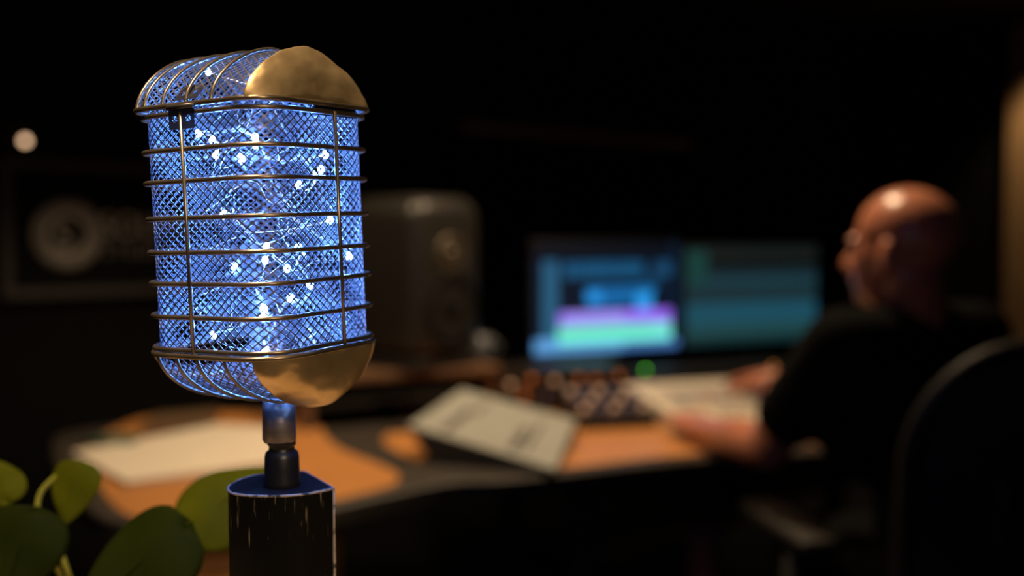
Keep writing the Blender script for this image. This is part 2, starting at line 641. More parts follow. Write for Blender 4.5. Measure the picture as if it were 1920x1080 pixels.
RIB_S = {1: (-0.92, -0.66, -0.38, -0.03, 0.34), -1: (-0.86, -0.63, -0.33, -0.03, 0.36)}
CAP_S = {1: 0.79, -1: 0.70}
for sg in (1, -1):
    P, A, B, rr = dome_fn(sg)
    D = DOME[sg]
    rim = [(x, y, D['z']) for x, y in outline_at(A + 0.0006, B + 0.0006, rr + 0.0006, 96)[0]]
    O('dome_rim', xf(tube(rim, 0.00145, 10, True), MM), M_PEWTER, mic)
    for f in RIB_S[sg]:
        O('dome_rib', xf(tube([P(f * A, PI * k / 40, 0.0004) for k in range(41)], 0.00105, 8), MM), M_PEWTER, mic)
    # wire grille over the vault
    thetas = np.linspace(0, PI, 400)
    prof = np.array([P(0, t)[1:] for t in thetas])
    av = np.r_[0, np.cumsum(np.hypot(*np.diff(prof, axis=0).T))]
    geos = []
    sc = CAP_S[sg] * A + 0.002
    w, h = 0.0056, 0.0050
    kk = int(2 * A / w + av[-1] / h) + 3
    for k in range(-kk, kk):
        for dr_ in (1, -1):
            run = []
            for i in range(int(av[-1] / (h / 4)) + 1):
                v = i * h / 4
                s = -A + k * w + dr_ * v * w / h
                ok = -A * 0.93 <= s <= sc
                if ok:
                    th_ = float(np.interp(v, av, thetas))
                    p_ = Vector(P(s, th_, -0.0012))
                    n_s = (Vector(P(s + 2e-4, th_, -0.0012)) - p_).cross(Vector(P(s, th_ + 0.01, -0.0012)) - p_)
                    n_s = n_s.normalized() if n_s.length > 0 else Vector((0, 0, 1))
                    run.append((tuple(p_), tuple(n_s)))
                if (not ok or i == int(av[-1] / (h / 4))) and run:
                    if len(run) > 2:
                        geos.append(ribbon([r0[0] for r0 in run], [r0[1] for r0 in run], 0.00064, 0.00045))
                    run = []
    # end grille closing the back of the vault
    sb = -A * 0.92
    for k in (range(-40, 40) if sg > 0 else ()):
        for dr_ in (1, -1):
            run = []
            for i in range(160):
                zz = i * 0.00025
                t = k * w + dr_ * zz * w / h
                lim = D['h']
                ok = abs(t) < B * 0.80 and zz < lim * max(0, 1 - abs(t / B) ** D['n']) ** (1 / D['n'])
                if ok and i % 8 == 0:
                    run.append((sb, t, D['z'] + sg * zz))
                if not ok and run:
                    break
            if len(run) > 2:
                geos.append(ribbon(run, [(1, 0, 0)] * len(run), 0.00064, 0.00045))
    dg = O('dome_grille', xf(join(*geos), MM), M_GRILLE, mic, False)
    dg['kind'] = 'stuff'
    # solid brass shell over the front end
    V, Fc = [], []
    ns, nt_ = 34, 56
    s_c = CAP_S[sg] * A
    for i in range(ns + 1):
        u = i / ns
        s = s_c + (A - s_c) * math.sin(u * PI / 2)
        for j in range(nt_ + 1):
            p = Vector(P(s + 0.0003, PI * j / nt_, 0.0010)) if i < ns else Vector(P(A, PI * j / nt_, 0.0010))
            q = p * 45
            d = noise.noise(q) * 0.0016 + noise.noise(q * 2.3) * 0.0008 + noise.noise(q * 6) * 0.00025
            nn = Vector((0.5, p.y / B, sg * 0.8)).normalized()
            edge = min(1.0, j / 4, (nt_ - j) / 4)
            V.append(p + nn * d * edge * 0.8)
    for i in range(ns):
        for j in range(nt_):
            q = (i * (nt_ + 1) + j, (i + 1) * (nt_ + 1) + j, (i + 1) * (nt_ + 1) + j + 1, i * (nt_ + 1) + j + 1)
            Fc.append(q if sg > 0 else q[::-1])
    cap = O('brass_shell', xf((V, Fc), MM), M_BRASS, mic)
    so = cap.modifiers.new('thickness', 'SOLIDIFY')
    so.thickness = 0.0009
    so.offset = -1

# hinge on the left front face: two perforated plates and a pin
def plate(w, h, hole, th=0.0006):
    """plate in x (width) and z (height), two holes; grid of cells"""
    nx, nz = 30, 18
    bm = bmesh.new()
    vs = {}
    for i in range(nx + 1):
        for j in range(nz + 1):
            vs[i, j] = bm.verts.new(((i / nx - 0.5) * w, 0, (j / nz - 0.5) * h))
    for i in range(nx):
        for j in range(nz):
            x, z = ((i + 0.5) / nx - 0.5) * w, ((j + 0.5) / nz - 0.5) * h
            if any((abs(x - hx) / hole) ** 2 + (abs(z - hz) / hole) ** 2 < 1 for hx, hz in ((-w * 0.27, -h * 0.02), (w * 0.27, -h * 0.02))):
                continue
            bm.faces.new((vs[i, j], vs[i + 1, j], vs[i + 1, j + 1], vs[i, j + 1]))
    geom = bmesh.ops.solidify(bm, geom=bm.faces[:], thickness=th)
    bm.verts.index_update()
    g = [v.co.copy() for v in bm.verts], [[v.index for v in f.verts] for f in bm.faces]
    bm.free()
    return g


hs = -0.003
Mh = Matrix.Translation((hs, -MB - 0.0018, ZR[0] - 0.0030))
O('hinge_plate', xf(xf(plate(0.0185, 0.0105, 0.0018), Mh), MM), M_HINGE, mic, False)
tilt = Matrix.Translation((hs + 0.002, -MB + 0.0028, DOME[1]['z'] + 0.0062)) @ Matrix.Rotation(math.radians(-42), 4, 'X') @ Matrix.Shear('XZ', 4, (0.0, 0.0))
O('hinge_plate', xf(xf(plate(0.0165, 0.0105, 0.0017), tilt), MM), M_HINGE, mic, False)
O('hinge_pin', xf(tube([(hs - 0.0095, -MB - 0.0022, DOME[1]['z'] - 0.0012), (hs + 0.0095, -MB - 0.0022, DOME[1]['z'] - 0.0012)], 0.0013, 8), MM), M_HINGE, mic)
# dark catch strip behind the gap on the right front face
O('catch_strip', xf(xf(box(0.0007, 0.034, 0.0085), Matrix.Translation((MA - 0.0022, 0.012, ZR[0] + 0.0026))), MM), M_HINGE, mic, False)

# collar, swivel joint, post
col_top = MM @ Vector((0.0, 0.0, DOME[-1]['z'] - 0.026))
ct = Vector((at(523, 745, 0.555).x, 0.555, at(523, 735, 0.555).z))


def lathe_at(prof, loc, n=36):
    return xf(lathe(prof, n), Matrix.Translation(loc))


zb = at(523, 828, 0.555).z
O('steel_collar', lathe_at([(0.0088, ct.z - zb), (0.0093, 0.012), (0.0093, 0.0018), (0.0085, 0.0), (0.0060, 0.0)], (ct.x, 0.555, zb)), M_STEEL, mic)
POST_Z = CAM_Z - 0.1414
jx = at(528, 880, 0.555).x
jh = zb - POST_Z
O('swivel_joint', lathe_at([(0.0103, -0.0006), (0.0100, 0.003), (0.0098, 0.010), (0.0096, 0.0165), (0.0090, 0.0190), (0.0072, 0.0205),
                            (0.0070, jh - 0.0022), (0.0079, jh - 0.0018), (0.0079, jh + 0.001)], (jx, 0.556, POST_Z)), M_BLACKPL, mic)
ppoly = smooth_poly([(-0.1246, 0.5906), (-0.147, 0.584), (-0.1572, 0.571), (-0.1595, 0.553), (-0.1515, 0.5390), (-0.132, 0.5345), (-0.114, 0.5385), (-0.0999, 0.551)], 6)
ppoly = [(p.x, p.y) for p in ppoly]
npp = len(ppoly)
post = O('post', prism(ppoly, TABLE_Z + 0.018, POST_Z - 0.0006), M_POST, mic, False)
O('post_top', prism([(x * 0.985 - 0.13 * 0.015, y * 0.985 + 0.56 * 0.015) for x, y in ppoly], POST_Z - 0.0008, POST_Z), M_PTOP, mic, False)
O('worn_edge', tube([(x, y, POST_Z - 0.0006) for x, y in ppoly], 0.0007, 6, True), M_WORN, mic)
rc = (-0.0999, 0.551)
O('worn_edge', tube([(rc[0], rc[1], POST_Z - 0.001 - 0.02 * k) for k in range(11)], [0.0006 + 0.0005 * random.random() for k in range(11)], 6), M_WORN, mic)
O('lamp_foot', prism([(-0.13 + (x + 0.13) * 1.9, 0.56 + (y - 0.56) * 1.9) for x, y in ppoly], TABLE_Z, TABLE_Z + 0.0185, 0.003), M_POST, mic, False)
q = at(625.5, 1060, 0.56)
O('switch_stud', tube([(q.x - 0.003, q.y, TABLE_Z + 0.018), (q.x, q.y, TABLE_Z + 0.06), (q.x, q.y, at(625, 1040, 0.56).z)], 0.0009, 8), M_STEEL, mic)

# ------------------------------------------------------------------ fairy lights inside the cage
fl_root = root('fairy_light_string', MM @ Vector((0, 0, ZR[7])), 'string of tiny blue-white fairy lights coiled inside the microphone cage', 'fairy lights')
M_LED = emit('led_blue_white', (0.080, 0.25, 1.0), 980.0)
M_BULB = mat('clear_resin_drop', (0.6, 0.7, 0.9), 0.2)
Mi = MM.inverted()
seen_led = [(390, 134, .55), (372, 250, .535), (398, 262, .535), (405, 290, .54), (452, 296, .60), (610, 290, .545), (602, 318, .55), (560, 346, .545),
            (619, 412, .545), (500, 462, .53), (497, 488, .535), (440, 500, .60), (496, 578, .535), (400, 628, .53), (655, 480, .56), (545, 560, .60)]
leds = [at(x, y, d) for x, y, d in seen_led]
for lx, ly, lz in ((-.02, .02, .05), (.02, .025, .03), (-.028, .0, .01), (.0, .03, -.01), (.025, .01, -.03), (-.02, .02, -.045), (0.0, 0.005, 0.078), (0.0, 0.0, -0.076), (-.02, .02, -.05), (-.02, .02, .054), (.028, .020, -.070), (.028, .006, .082), (-.02, .02, -.07), (.022, -.004, -.02)):  # added LEDs beyond the visible ones, to light the grille blue
    leds.append(MM @ Vector((lx, ly, lz)))
bm = bmesh.new(); bmesh.ops.create_icosphere(bm, subdivisions=2, radius=1.0)
ico = [v.co.copy() for v in bm.verts], [[v.index for v in f.verts] for f in bm.faces]
bm.free()
led_me = mesh_of('led', [(v.x * .0016, v.y * .0016, v.z * .0022) for v in ico[0]], ico[1], M_LED)
for p in leds:
    inst('led', led_me, p, fl_root)
order = sorted(range(len(leds)), key=lambda i: -leds[i].z + 0.03 * math.sin(i * 2.1))
ctrl = []
for a, b in zip(order[:-1], order[1:]):
    ctrl.append(leds[a] + Vector((0, 0.0012, 0)))
    m_ = (leds[a] + leds[b]) / 2 + Vector(rng.normal(0, 0.012, 3))
    l_ = Mi @ m_
    l_ = Vector((max(-.04, min(.04, l_.x)), max(-.038, min(.038, l_.y)), max(-.08, min(.08, l_.z))))
    ctrl.append(MM @ l_)
ctrl.append(leds[order[-1]])
wp = smooth_poly(ctrl, 8)
O('wire', tube(wp, 0.00028, 5), M_WIRE, fl_root)
# a second loop of wire, coiling round just inside the grille
cp = []
for k in range(60):
    a = k * 0.62
    z = -0.06 + 0.12 * k / 59
    rad = 0.026 + 0.011 * math.sin(k * 1.7)
    cp.append(MM @ Vector((rad * math.cos(a), rad * math.sin(a), z + 0.008 * math.sin(k * 2.3))))
O('wire', tube(smooth_poly(cp, 5), 0.0002, 5), M_WIRE, fl_root)

# ------------------------------------------------------------------ unseen side table under lamp and plant, widened to bounce light up
st = root('side_table', (-0.22, 0.62, 0), 'pale wooden side table carrying the microphone lamp and the potted plant', 'table')
O('table_top', xf(box(0.95, 0.64, 0.03, 0.004), Matrix.Translation((-0.125, 0.60, TABLE_Z - 0.015))), M_TABLE, st, False)
for sx in (-0.55, 0.30):
    for sy in (0.32, 0.88):
        O('leg', xf(box(0.035, 0.035, TABLE_Z - 0.03, 0.003), Matrix.Translation((sx, sy, (TABLE_Z - 0.03) / 2))), M_BLACKMAT, st, False)

# ------------------------------------------------------------------ pothos plant
pl = root('potted_plant', (-0.30, 0.74, TABLE_Z), 'pothos plant with heart-shaped olive green leaves left of the microphone lamp', 'plant')
pc = Vector((-0.30, 0.74, TABLE_Z))
O('pot', lathe_at([(0.040, 0.0), (0.052, 0.075), (0.056, 0.078), (0.056, 0.090), (0.050, 0.090), (0.047, 0.070), (0.0, 0.068)], pc, 40), M_POT, pl)
O('soil', lathe_at([(0.0475, 0.066), (0.0475, 0.074), (0.02, 0.078), (0.001, 0.078)], pc, 30), M_SOIL, pl)


def leaf(base, tip, width, nrm, m, fold=0.18, droop=0.12, lobe=0.16):
    base, tip, nrm = Vector(base), Vector(tip), Vector(nrm)
    ax = tip - base
    Ln = ax.length
    ax.normalize()
    nrm = (nrm - ax * nrm.dot(ax)).normalized()
    sd = ax.cross(nrm)
    nu, nv = 22, 14
    V, Fc = [], []
    for i in range(nu + 1):
        u = i / nu
        wv = width / 2 * (math.sin(PI * min(1, u ** 0.62)) ** 0.75 if 0 < u < 1 else 0.0) * (1 - 0.15 * u)
        for j in range(nv + 1):
            v = j / nv * 2 - 1
            back = lobe * Ln * max(0, 1 - u / 0.35) * (v * v) * 0.9        # heart lobes reach back past the stalk
            bend = droop * Ln * (u - 0.35) ** 2 * 1.6
            wav = 0.012 * Ln * math.sin(u * 9 + v * 2)
            p = base + ax * (u * Ln - back) + sd * (v * (wv + 0.10 * width * (1 - u) * (u > 0) * 0.3)) - nrm * (bend + fold * wv * abs(v) ** 1.4 - wav)
            V.append(p)
    for i in range(nu):
        for j in range(nv):
            Fc.append((i * (nv + 1) + j, (i + 1) * (nv + 1) + j, (i + 1) * (nv + 1) + j + 1, i * (nv + 1) + j + 1))
    o = O('leaf', (V, Fc), m, pl)
    s = o.modifiers.new('thickness', 'SOLIDIFY')
    s.thickness = 0.0006
    rib = tube([base + ax * (Ln * k / 10) - nrm * (droop * Ln * (k / 10 - 0.35) ** 2 * 1.6 - 0.0004) for k in range(11)], [0.0009 * (1 - k / 11) + 0.0001 for k in range(11)], 6)
    r_ = O('midrib', rib, m, o)
    return base


def stem(pts, r=0.0016):
    O('stem', tube(smooth_poly(pts, 8), r, 8), M_STEM, pl)


soil = pc + Vector((0, 0, 0.076))
leaf(at(146, 866, .70), at(118, 984, .69), 0.038, (-0.15, -1, 0.1), M_LEAFL, 0.2, 0.1, 0.04)      # upright leaf
stem([soil + Vector((-.01, 0, 0)), at(95, 1040, .69), at(72, 975, .695), at(76, 925, .70), at(112, 888, .704), at(146, 867, .703)], 0.0018)
leaf(at(14, 935, .70), at(-12, 862, .71), 0.030, (0.2, -0.9, 0.3), M_LEAFL)
stem([soil + Vector((-.02, .01, 0)), at(30, 1040, .71), at(16, 980, .71), at(13, 930, .705)], 0.0018)
leaf(at(62, 958, .66), at(-5, 1150, .64), 0.056, (0.25, -0.8, 0.55), M_LEAFS, 0.2, 0.12, 0.06)           # big leaf in the shaded green, lower left
stem([soil + Vector((-.01, -.01, 0)), at(130, 1080, .69), at(95, 995, .69), at(64, 962, .667)], 0.0018)
leaf(at(345, 985, .645), at(120, 1180, .62), 0.066, (0.10, -0.75, 0.65), M_LEAFS, 0.22, 0.1, 0.06)         # big leaf in the shaded green, centre
stem([soil + Vector((.02, -.01, 0)), at(345, 1120, .68), at(352, 1040, .67), at(343, 988, .652)], 0.0018)
leaf(at(358, 985, .69), at(515, 872, .72), 0.062, (-0.25, -0.85, 0.4), M_LEAFL, 0.22, 0.12, 0.14)        # light leaf passing behind the post
stem([soil + Vector((.02, .0, 0)), at(352, 1120, .70), at(352, 1040, .69), at(358, 984, .69)], 0.0024)

# ------------------------------------------------------------------ desk
DZ = 0.75
front_px = [(150, 955), (240, 990), (400, 997), (520, 980), (625, 955), (725, 932), (842, 908), (933, 904), (1042, 893), (1308, 864), (1540, 850)]


def desk_pt(px, py, z=DZ):
    d = (CAM_Z - z) * F_PX / (py - HORIZON)
    return ((px - 960) * d / F_PX, d)


dpoly = [desk_pt(*p) for p in front_px] + [(1.02, 2.20), (1.25, 3.30), (1.12, 3.42), (0.05, 2.98), (-0.55, 2.62), (-0.98, 2.30), (-0.97, 2.08)]
dpoly = [(p[0], p[1]) for p in smooth_poly([(x, y, 0) for x, y in dpoly], 4, True)]
desk = root('studio_desk', (0.1, 2.3, 0), 'curved charcoal studio desk with orange wooden inlays', 'desk')
O('desk_top', prism(dpoly, DZ - 0.032, DZ, 0.004), M_CHAR, desk, False)


def inlay(pts):
    poly = [(p[0], p[1]) for p in smooth_poly([(*desk_pt(*p), 0) for p in pts], 4, True)]
    O('wood_inlay', prism(poly, DZ, DZ + 0.0015), M_WOOD, desk, False)


inlay([(172, 905), (200, 950), (255, 980), (400, 987), (520, 970), (625, 944), (715, 922), (744, 908), (738, 890), (690, 868), (640, 848), (610, 825), (595, 800), (560, 785), (400, 775), (250, 790), (150, 850)])
inlay([(716, 832), (740, 850), (790, 872), (815, 868), (890, 880), (1040, 884), (1200, 866), (1308, 856), (1480, 842), (1545, 832), (1500, 800), (1300, 775), (1100, 770), (900, 790), (770, 812), (725, 818)])
for x, y in ((-0.85, 2.2), (0.0, 2.80), (1.05, 3.2), (0.92, 2.36), (0.15, 2.12)):
    O('desk_leg', xf(box(0.06, 0.06, DZ - 0.032, 0.006), Matrix.Translation((x, y, (DZ - 0.032) / 2))), M_CHAR, desk, False)

ped = root('drawer_pedestal', (-0.47, 1.85, 0), 'orange wooden drawer pedestal under the left end of the desk', 'cabinet')
x0, x1, yf, yb = -0.62, -0.36, 1.585, 2.05
O('carcass', xf(box(x1 - x0, yb - yf, 0.66), Matrix.Translation(((x0 + x1) / 2, (yf + yb) / 2, 0.37))), M_WOOD, ped, False)
for zc, zh in ((0.60, 0.18), (0.40, 0.18), (0.17, 0.24)):
    dw = O('drawer', xf(box(x1 - x0 - 0.01, 0.018, zh - 0.008, 0.002), Matrix.Translation(((x0 + x1) / 2, yf - 0.009, zc))), M_WOOD, ped, False)
    O('handle', tube([((x0 + x1) / 2 - 0.05, yf - 0.018, zc), ((x0 + x1) / 2 - 0.05, yf - 0.036, zc), ((x0 + x1) / 2 + 0.05, yf - 0.036, zc), ((x0 + x1) / 2 + 0.05, yf - 0.018, zc)], 0.004, 8), M_STEEL, dw)
for x in (x0 + 0.04, x1 - 0.04):
    for y in (yf + 0.04, yb - 0.04):
        O('foot', xf(lathe([(0.018, 0), (0.018, 0.042)], 16), Matrix.Translation((x, y, 0))), M_BLACKPL, ped)

# papers and books on the left
TOPZ = DZ + 0.0015


def sheet(name, corners_px, th, m, z=TOPZ):
    P = [desk_pt(x, y, z) for x, y in corners_px]
    return prism(P, z, z + th)


o = O('paper_stack', sheet('p', [(126, 860), (228, 919), (512, 880), (520, 812), (400, 806)], 0.010, M_PAPER), M_PAPER, smooth=False)
tag(o, 'large cream paper pad lying on the orange desk behind the plant', 'paper')
o = O('notebook', sheet('p', [(150, 838), (235, 846), (262, 832), (215, 826)], 0.012, M_TEAL), M_TEAL, smooth=False)
tag(o, 'thin teal notebook at the back left of the desk', 'notebook')
nb = O('closed_book', prism([desk_pt(255, 822), desk_pt(390, 808), desk_pt(405, 786), desk_pt(290, 796)], TOPZ, TOPZ + 0.022), M_BROWNB, smooth=False)
tag(nb, 'dim brown closed book behind the cream paper pad', 'book')

# ------------------------------------------------------------------ tilted script board
P1, P2, P4 = at(765, 798, 1.96), at(866, 730, 2.26), at(1041, 881, 1.845)
n_ = (P4 - P1).cross(P2 - P1)
ray3 = at(1080, 788, 1.0) - cam.location
P3 = cam.location + ray3 * ((P1 - cam.location).dot(n_) / ray3.dot(n_))      # fourth corner in the plane of the board
sb_ = root('script_stand', (P1.x * .5 + P4.x * .5 + .05, 2.1, TOPZ), 'black wedge stand holding a tilted grey-white script sheet', 'stand')
topc = [P1, P4, P3, P2]
n_ = (P4 - P1).cross(P2 - P1).normalized()
low = [Vector((p.x, p.y, TOPZ)) for p in topc]
low[0] = Vector((*desk_pt(812, 876), TOPZ))
low[3].x += 0.04
sink = [p - n_ * 0.004 for p in topc]
O('wedge_body', hexa(sink, low), M_BLACKMAT, sb_, False)
sh = root('script_sheet', (P1 + P3) / 2, 'grey-white printed sheet lying on the tilted black stand', 'paper')
pg = O('page', hexa([p + n_ * 0.0008 for p in topc], [p - n_ * 0.0035 for p in topc]), M_BOARD, sh, False)


def on_sheet(u, v, off=0.0015):
    a = P1.lerp(P4, u); b = P2.lerp(P3, u)
    return a.lerp(b, v) + n_ * off


for (u0, u1, v0, v1) in ((0.20, 0.255, 0.08, 0.62), (0.27, 0.30, 0.55, 0.85), (0.66, 0.72, 0.10, 0.55), (0.755, 0.785, 0.15, 0.75)):
    g = [on_sheet(u0, v0), on_sheet(u1, v0), on_sheet(u1, v1), on_sheet(u0, v1)]
    O('print_block', (g, [(0, 1, 2, 3)]), M_PRINT, pg, False)

# ------------------------------------------------------------------ rack unit, mixer, interface, riser
rise = root('monitor_riser', (-0.2, 2.5, TOPZ), 'long brown wooden riser shelf along the desk back under the loudspeaker', 'shelf')
fwd = Vector((0.42, 0.2, 0)).normalized()
side = Vector((fwd.y, -fwd.x, 0))
rc0 = Vector((-0.32, 2.45, 0))
Mr = frame(rc0, Vector((-side.x, -side.y, 0)))
O('board', xf(box(0.50, 0.24, 0.02, 0.003), Mr @ Matrix.Translation((0.02, 0.0, 0.866))), M_WOOD3, rise, False)
for x in (-0.21, 0.25):
    O('support', xf(box(0.02, 0.22, 0.856 - DZ), Mr @ Matrix.Translation((x, 0.0, (0.856 + DZ) / 2))), M_WOOD3, rise, False)

knob_g = lathe([(0.010, 0), (0.0095, 0.010), (0.0085, 0.014), (0.0, 0.014)], 18, False)
pk = {k: mesh_of('knob', knob_g[0], knob_g[1], m) for k, m in (('o', M_KNOBO), ('p', M_KNOBP), ('v', M_KNOBV))}

ru = root('rack_unit', (0.06, 2.55, TOPZ), 'black rack preamp with a row of copper knobs below the left monitor', 'audio gear')
Ru = frame((0.115, 2.60, 0), Vector((-0.25, 1, 0)))
O('case', xf(box(0.32, 0.18, 0.105, 0.004), Ru @ Matrix.Translation((0, 0, TOPZ + 0.056))), M_GEAR, ru, False)
fp = O('front_panel', xf(box(0.335, 0.006, 0.11, 0.001), Ru @ Matrix.Translation((0, -0.093, TOPZ + 0.058))), M_GEAR, ru, False)
qk = (Ru.to_3x3() @ Matrix.Rotation(PI / 2, 3, 'X')).to_quaternion()
for i, (x, z, k) in enumerate(((-0.16, .072, 'p'), (-0.12, .045, 'o'), (-0.10, .085, 'o'), (-0.06, .040, 'v'), (-0.035, .078, 'p'), (-0.005, .050, 'o'), (0.035, .082, 'o'), (0.04, .040, 'v'), (0.085, .078, 'o'), (0.11, .050, 'v'), (0.15, .085, 'o'), (0.16, .045, 'o'))):
    inst('knob', pk[k], Ru @ Vector((x * 0.92, -0.096, TOPZ + z)), fp, qk)

mx = root('mixer', (0.18, 2.3, TOPZ), 'small black slanted mixer with pale knobs between the script stand and the key panel', 'mixer')
Mx = frame((0.225, 2.37, TOPZ), Vector((-0.25, 1, 0)))
w2, d2 = 0.092, 0.095
topm = [Vector((-w2, -d2, 0.025)), Vector((w2, -d2, 0.025)), Vector((w2, d2, 0.07)), Vector((-w2, d2, 0.07))]
lowm = [Vector((p.x, p.y, 0)) for p in topm]
O('case', xf(hexa(topm, lowm), Mx), M_GEAR, mx, False)
tiltm = math.atan(0.045 / (2 * d2))
qm = (Mx.to_3x3() @ Matrix.Rotation(tiltm, 3, 'X')).to_quaternion()
for r_ in range(3):
    for c_ in range(5):
        y = -d2 * 0.6 + r_ * d2 * 0.55
        z = 0.025 + (y + d2) * math.tan(tiltm)
        inst('knob', pk['p' if (r_ + c_) % 2 == 0 else 'v'], Mx @ Vector((-w2 * 0.8 + c_ * w2 * 0.4, y, z)), mx, qm)
for c_ in range(5):
    O('fader', xf(box(0.012, 0.02, 0.012, 0.002), Mx @ Matrix.Translation((-w2 * 0.8 + c_ * w2 * 0.4, d2 * 0.72, 0.025 + d2 * 1.72 * math.tan(tiltm) + 0.004))), M_KEYG, mx, False)

# ------------------------------------------------------------------ slanted key panel under the hands
FL, FR = Vector((0.286, 2.516, 0.82)), Vector((0.688, 2.647, 0.82))
du = (FR - FL).normalized()
dn = Vector((du.y, -du.x, 0))
NLq = FL + dn * 0.36; NLq.z = 0.772
NRq = FR + dn * 0.36; NRq.z = 0.772
kp = root('key_panel', ((FL + NRq) / 2).xy.to_3d() + Vector((0, 0, TOPZ)), "pale slanted control panel with rows of keys under the man's hands", 'control panel')
tq = [NLq, NRq, FR, FL]
lowq = [Vector((p.x, p.y, TOPZ)) for p in tq]
O('case', hexa(tq, lowq), M_PANEL, kp, False)
nk = (NRq - NLq).cross(FL - NLq).normalized()
kfr = frame(NLq, (FL - NLq).normalized(), nk)
key_g = box(0.0215, 0.0215, 0.008, 0.002, 1)
kmesh = {k: mesh_of('key', key_g[0], key_g[1], m, False) for k, m in (('g', M_KEYG), ('p', M_KEYP), ('r', M_KEYR))}
qkey = kfr.to_quaternion()
for r_ in range(8):
    for c_ in range(13):
        if r_ < 2 and not (3 <= c_ <= 9):
            continue
        kind_ = 'p'
        if r_ in (5,) and 1 <= c_ <= 9: kind_ = 'g'
        if r_ >= 6 and c_ in (10, 11): kind_ = 'r'
        if r_ == 4 and c_ in (4,): kind_ = 'r'
        if r_ == 3 and c_ % 4 == 1: kind_ = 'g'
        inst('key', kmesh[kind_], kfr @ Vector((0.045 + c_ * 0.0265, 0.085 + r_ * 0.0295, 0.003)), kp, qkey)

# ------------------------------------------------------------------ audio interface with status lights
ai = root('audio_interface', (0.55, 2.70, TOPZ), 'black audio interface with green and amber status lights below the monitors', 'audio gear')
Ma = frame((0.56, 2.80, TOPZ), Vector((-0.42, 1, 0)))
O('case', xf(box(0.50, 0.10, 0.08, 0.004), Ma @ Matrix.Translation((0, 0, 0.040))), M_GEAR, ai, False)
led_g = lathe([(0.0045, 0), (0.0045, 0.002), (0.003, 0.004), (0.0, 0.0045)], 16, False)
O('green_light', xf(led_g, frame(at(1210, 693, 2.66), (0, 0, 1), (0, -1, 0))), emit('green_led', (0.18, 1.0, 0.0), 2.4), ai, label='small green light')
O('amber_light', xf(led_g, frame(at(1450, 686, 2.77), (0, 0, 1), (0, -1, 0))), emit('amber_led', (1.0, 0.36, 0.02), 1.0), ai, label='small amber light')

# ------------------------------------------------------------------ monitors
def monitor(name, pl_, pr_, zlo, zhi, label, painter, strength):
    """pl_, pr_ plan points of the screen's left and right edge"""
    L_, R_ = Vector((*pl_, 0)), Vector((*pr_, 0))
    x = (R_ - L_).normalized()
    W = (R_ - L_).length
    H = zhi - zlo
    n = Vector((x.y, -x.x, 0))            # towards the viewer
    c = (L_ + R_) / 2
    r = root(name, (c.x - n.x * 0.06, c.y - n.y * 0.06, TOPZ), label, 'monitor', 'two monitors on the desk back')
    Mf = Matrix(((x.x, -n.x, 0, c.x), (x.y, -n.y, 0, c.y), (0, 0, 1, (zlo + zhi) / 2), (0, 0, 0, 1)))
    O('housing', xf(box(W + 0.02, 0.03, H + 0.02, 0.004), Mf @ Matrix.Translation((0, 0.017, 0))), M_BLACKPL, r, False)
    nx, nz = 112, 63
    V, Fc, cols = [], [], []
    for j in range(nz + 1):
        for i in range(nx + 1):
            V.append(Mf @ Vector(((i / nx - 0.5) * W, 0.0008, (j / nz - 0.5) * H)))
    for j in range(nz):
        for i in range(nx):
            Fc.append((j * (nx + 1) + i, j * (nx + 1) + i + 1, (j + 1) * (nx + 1) + i + 1, (j + 1) * (nx + 1) + i))
            cols.append(lin(painter((i + 0.5) / nx, 1 - (j + 0.5) / nz)))
    s = O('screen', (V, Fc), screen_mat(name + '_screen', strength), r, False)
    at_ = s.data.color_attributes.new('picture', 'FLOAT_COLOR', 'CORNER')
    at_.data.foreach_set('color', np.repeat(np.c_[np.array(cols), np.ones(len(cols))], 4, axis=0).ravel())
    O('neck', xf(box(0.05, 0.02, zlo + H * 0.4 - TOPZ - 0.01, 0.003), Mf @ Matrix.Translation((0, 0.042, (zlo + H * 0.4 + TOPZ + 0.01) / 2 - (zlo + zhi) / 2))), M_BLACKPL, r, False)
    O('base', xf(box(0.24, 0.17, 0.012, 0.004), Mf @ Matrix.Translation((0, 0.05, TOPZ + 0.006 - (zlo + zhi) / 2))), M_BLACKPL, r, False)
    return r


def paint_left(u, v):
    c = (4, 18, 36)
    if u < 0.03: c = (6, 28, 48)
    if v < 0.14: c = (3, 12, 24)
    if 0.05 <= u < 0.155 and v > 0.16: c = (38, 92, 126)
    if 0.19 <= u < 0.74 and 0.18 <= v < 0.31: c = (20, 84, 124) if (u * 40) % 2 < 1.6 else (12, 50, 80)
    if 0.82 <= u < 0.95 and 0.18 <= v < 0.31: c = (22, 70, 104)
    if 0.74 <= u < 0.86 and 0.33 <= v < 0.42: c = (16, 64, 100)
    if 0.34 <= u < 0.82 and 0.41 <= v < 0.49: c = (20, 108, 172)
    if 0.34 <= u < 0.80 and 0.49 <= v < 0.56: c = (16, 96, 160)
    if 0.35 <= u < 0.45 and 0.45 <= v < 0.56: c = (40, 150, 232)
    if 0.69 <= u < 0.80 and 0.47 <= v < 0.63: c = (44, 156, 236)
    if 0.36 <= u < 0.62 and 0.575 <= v < 0.61: c = (18, 92, 156)
    if 0.16 <= u < 0.95 and 0.64 <= v < 0.745:
        c = (160, 108, 255) if u > 0.62 or u < 0.2 else (166, 146, 255)
    if 0.16 <= u < 0.95 and 0.745 <= v < 0.775: c = (140, 180, 230)
    if 0.15 <= u < 0.95 and 0.775 <= v < 0.86: c = (88, 228, 176) if u < 0.82 else (110, 235, 210)
    if 0.15 <= u < 0.95 and 0.86 <= v < 0.925: c = (124, 246, 226)
    if v >= 0.925 or (u < 0.155 and v > 0.88): c = (96, 164, 226) if u < 0.6 else (70, 120, 186)
    if u > 0.95 and v < 0.88: c = (5, 28, 50)
    return c


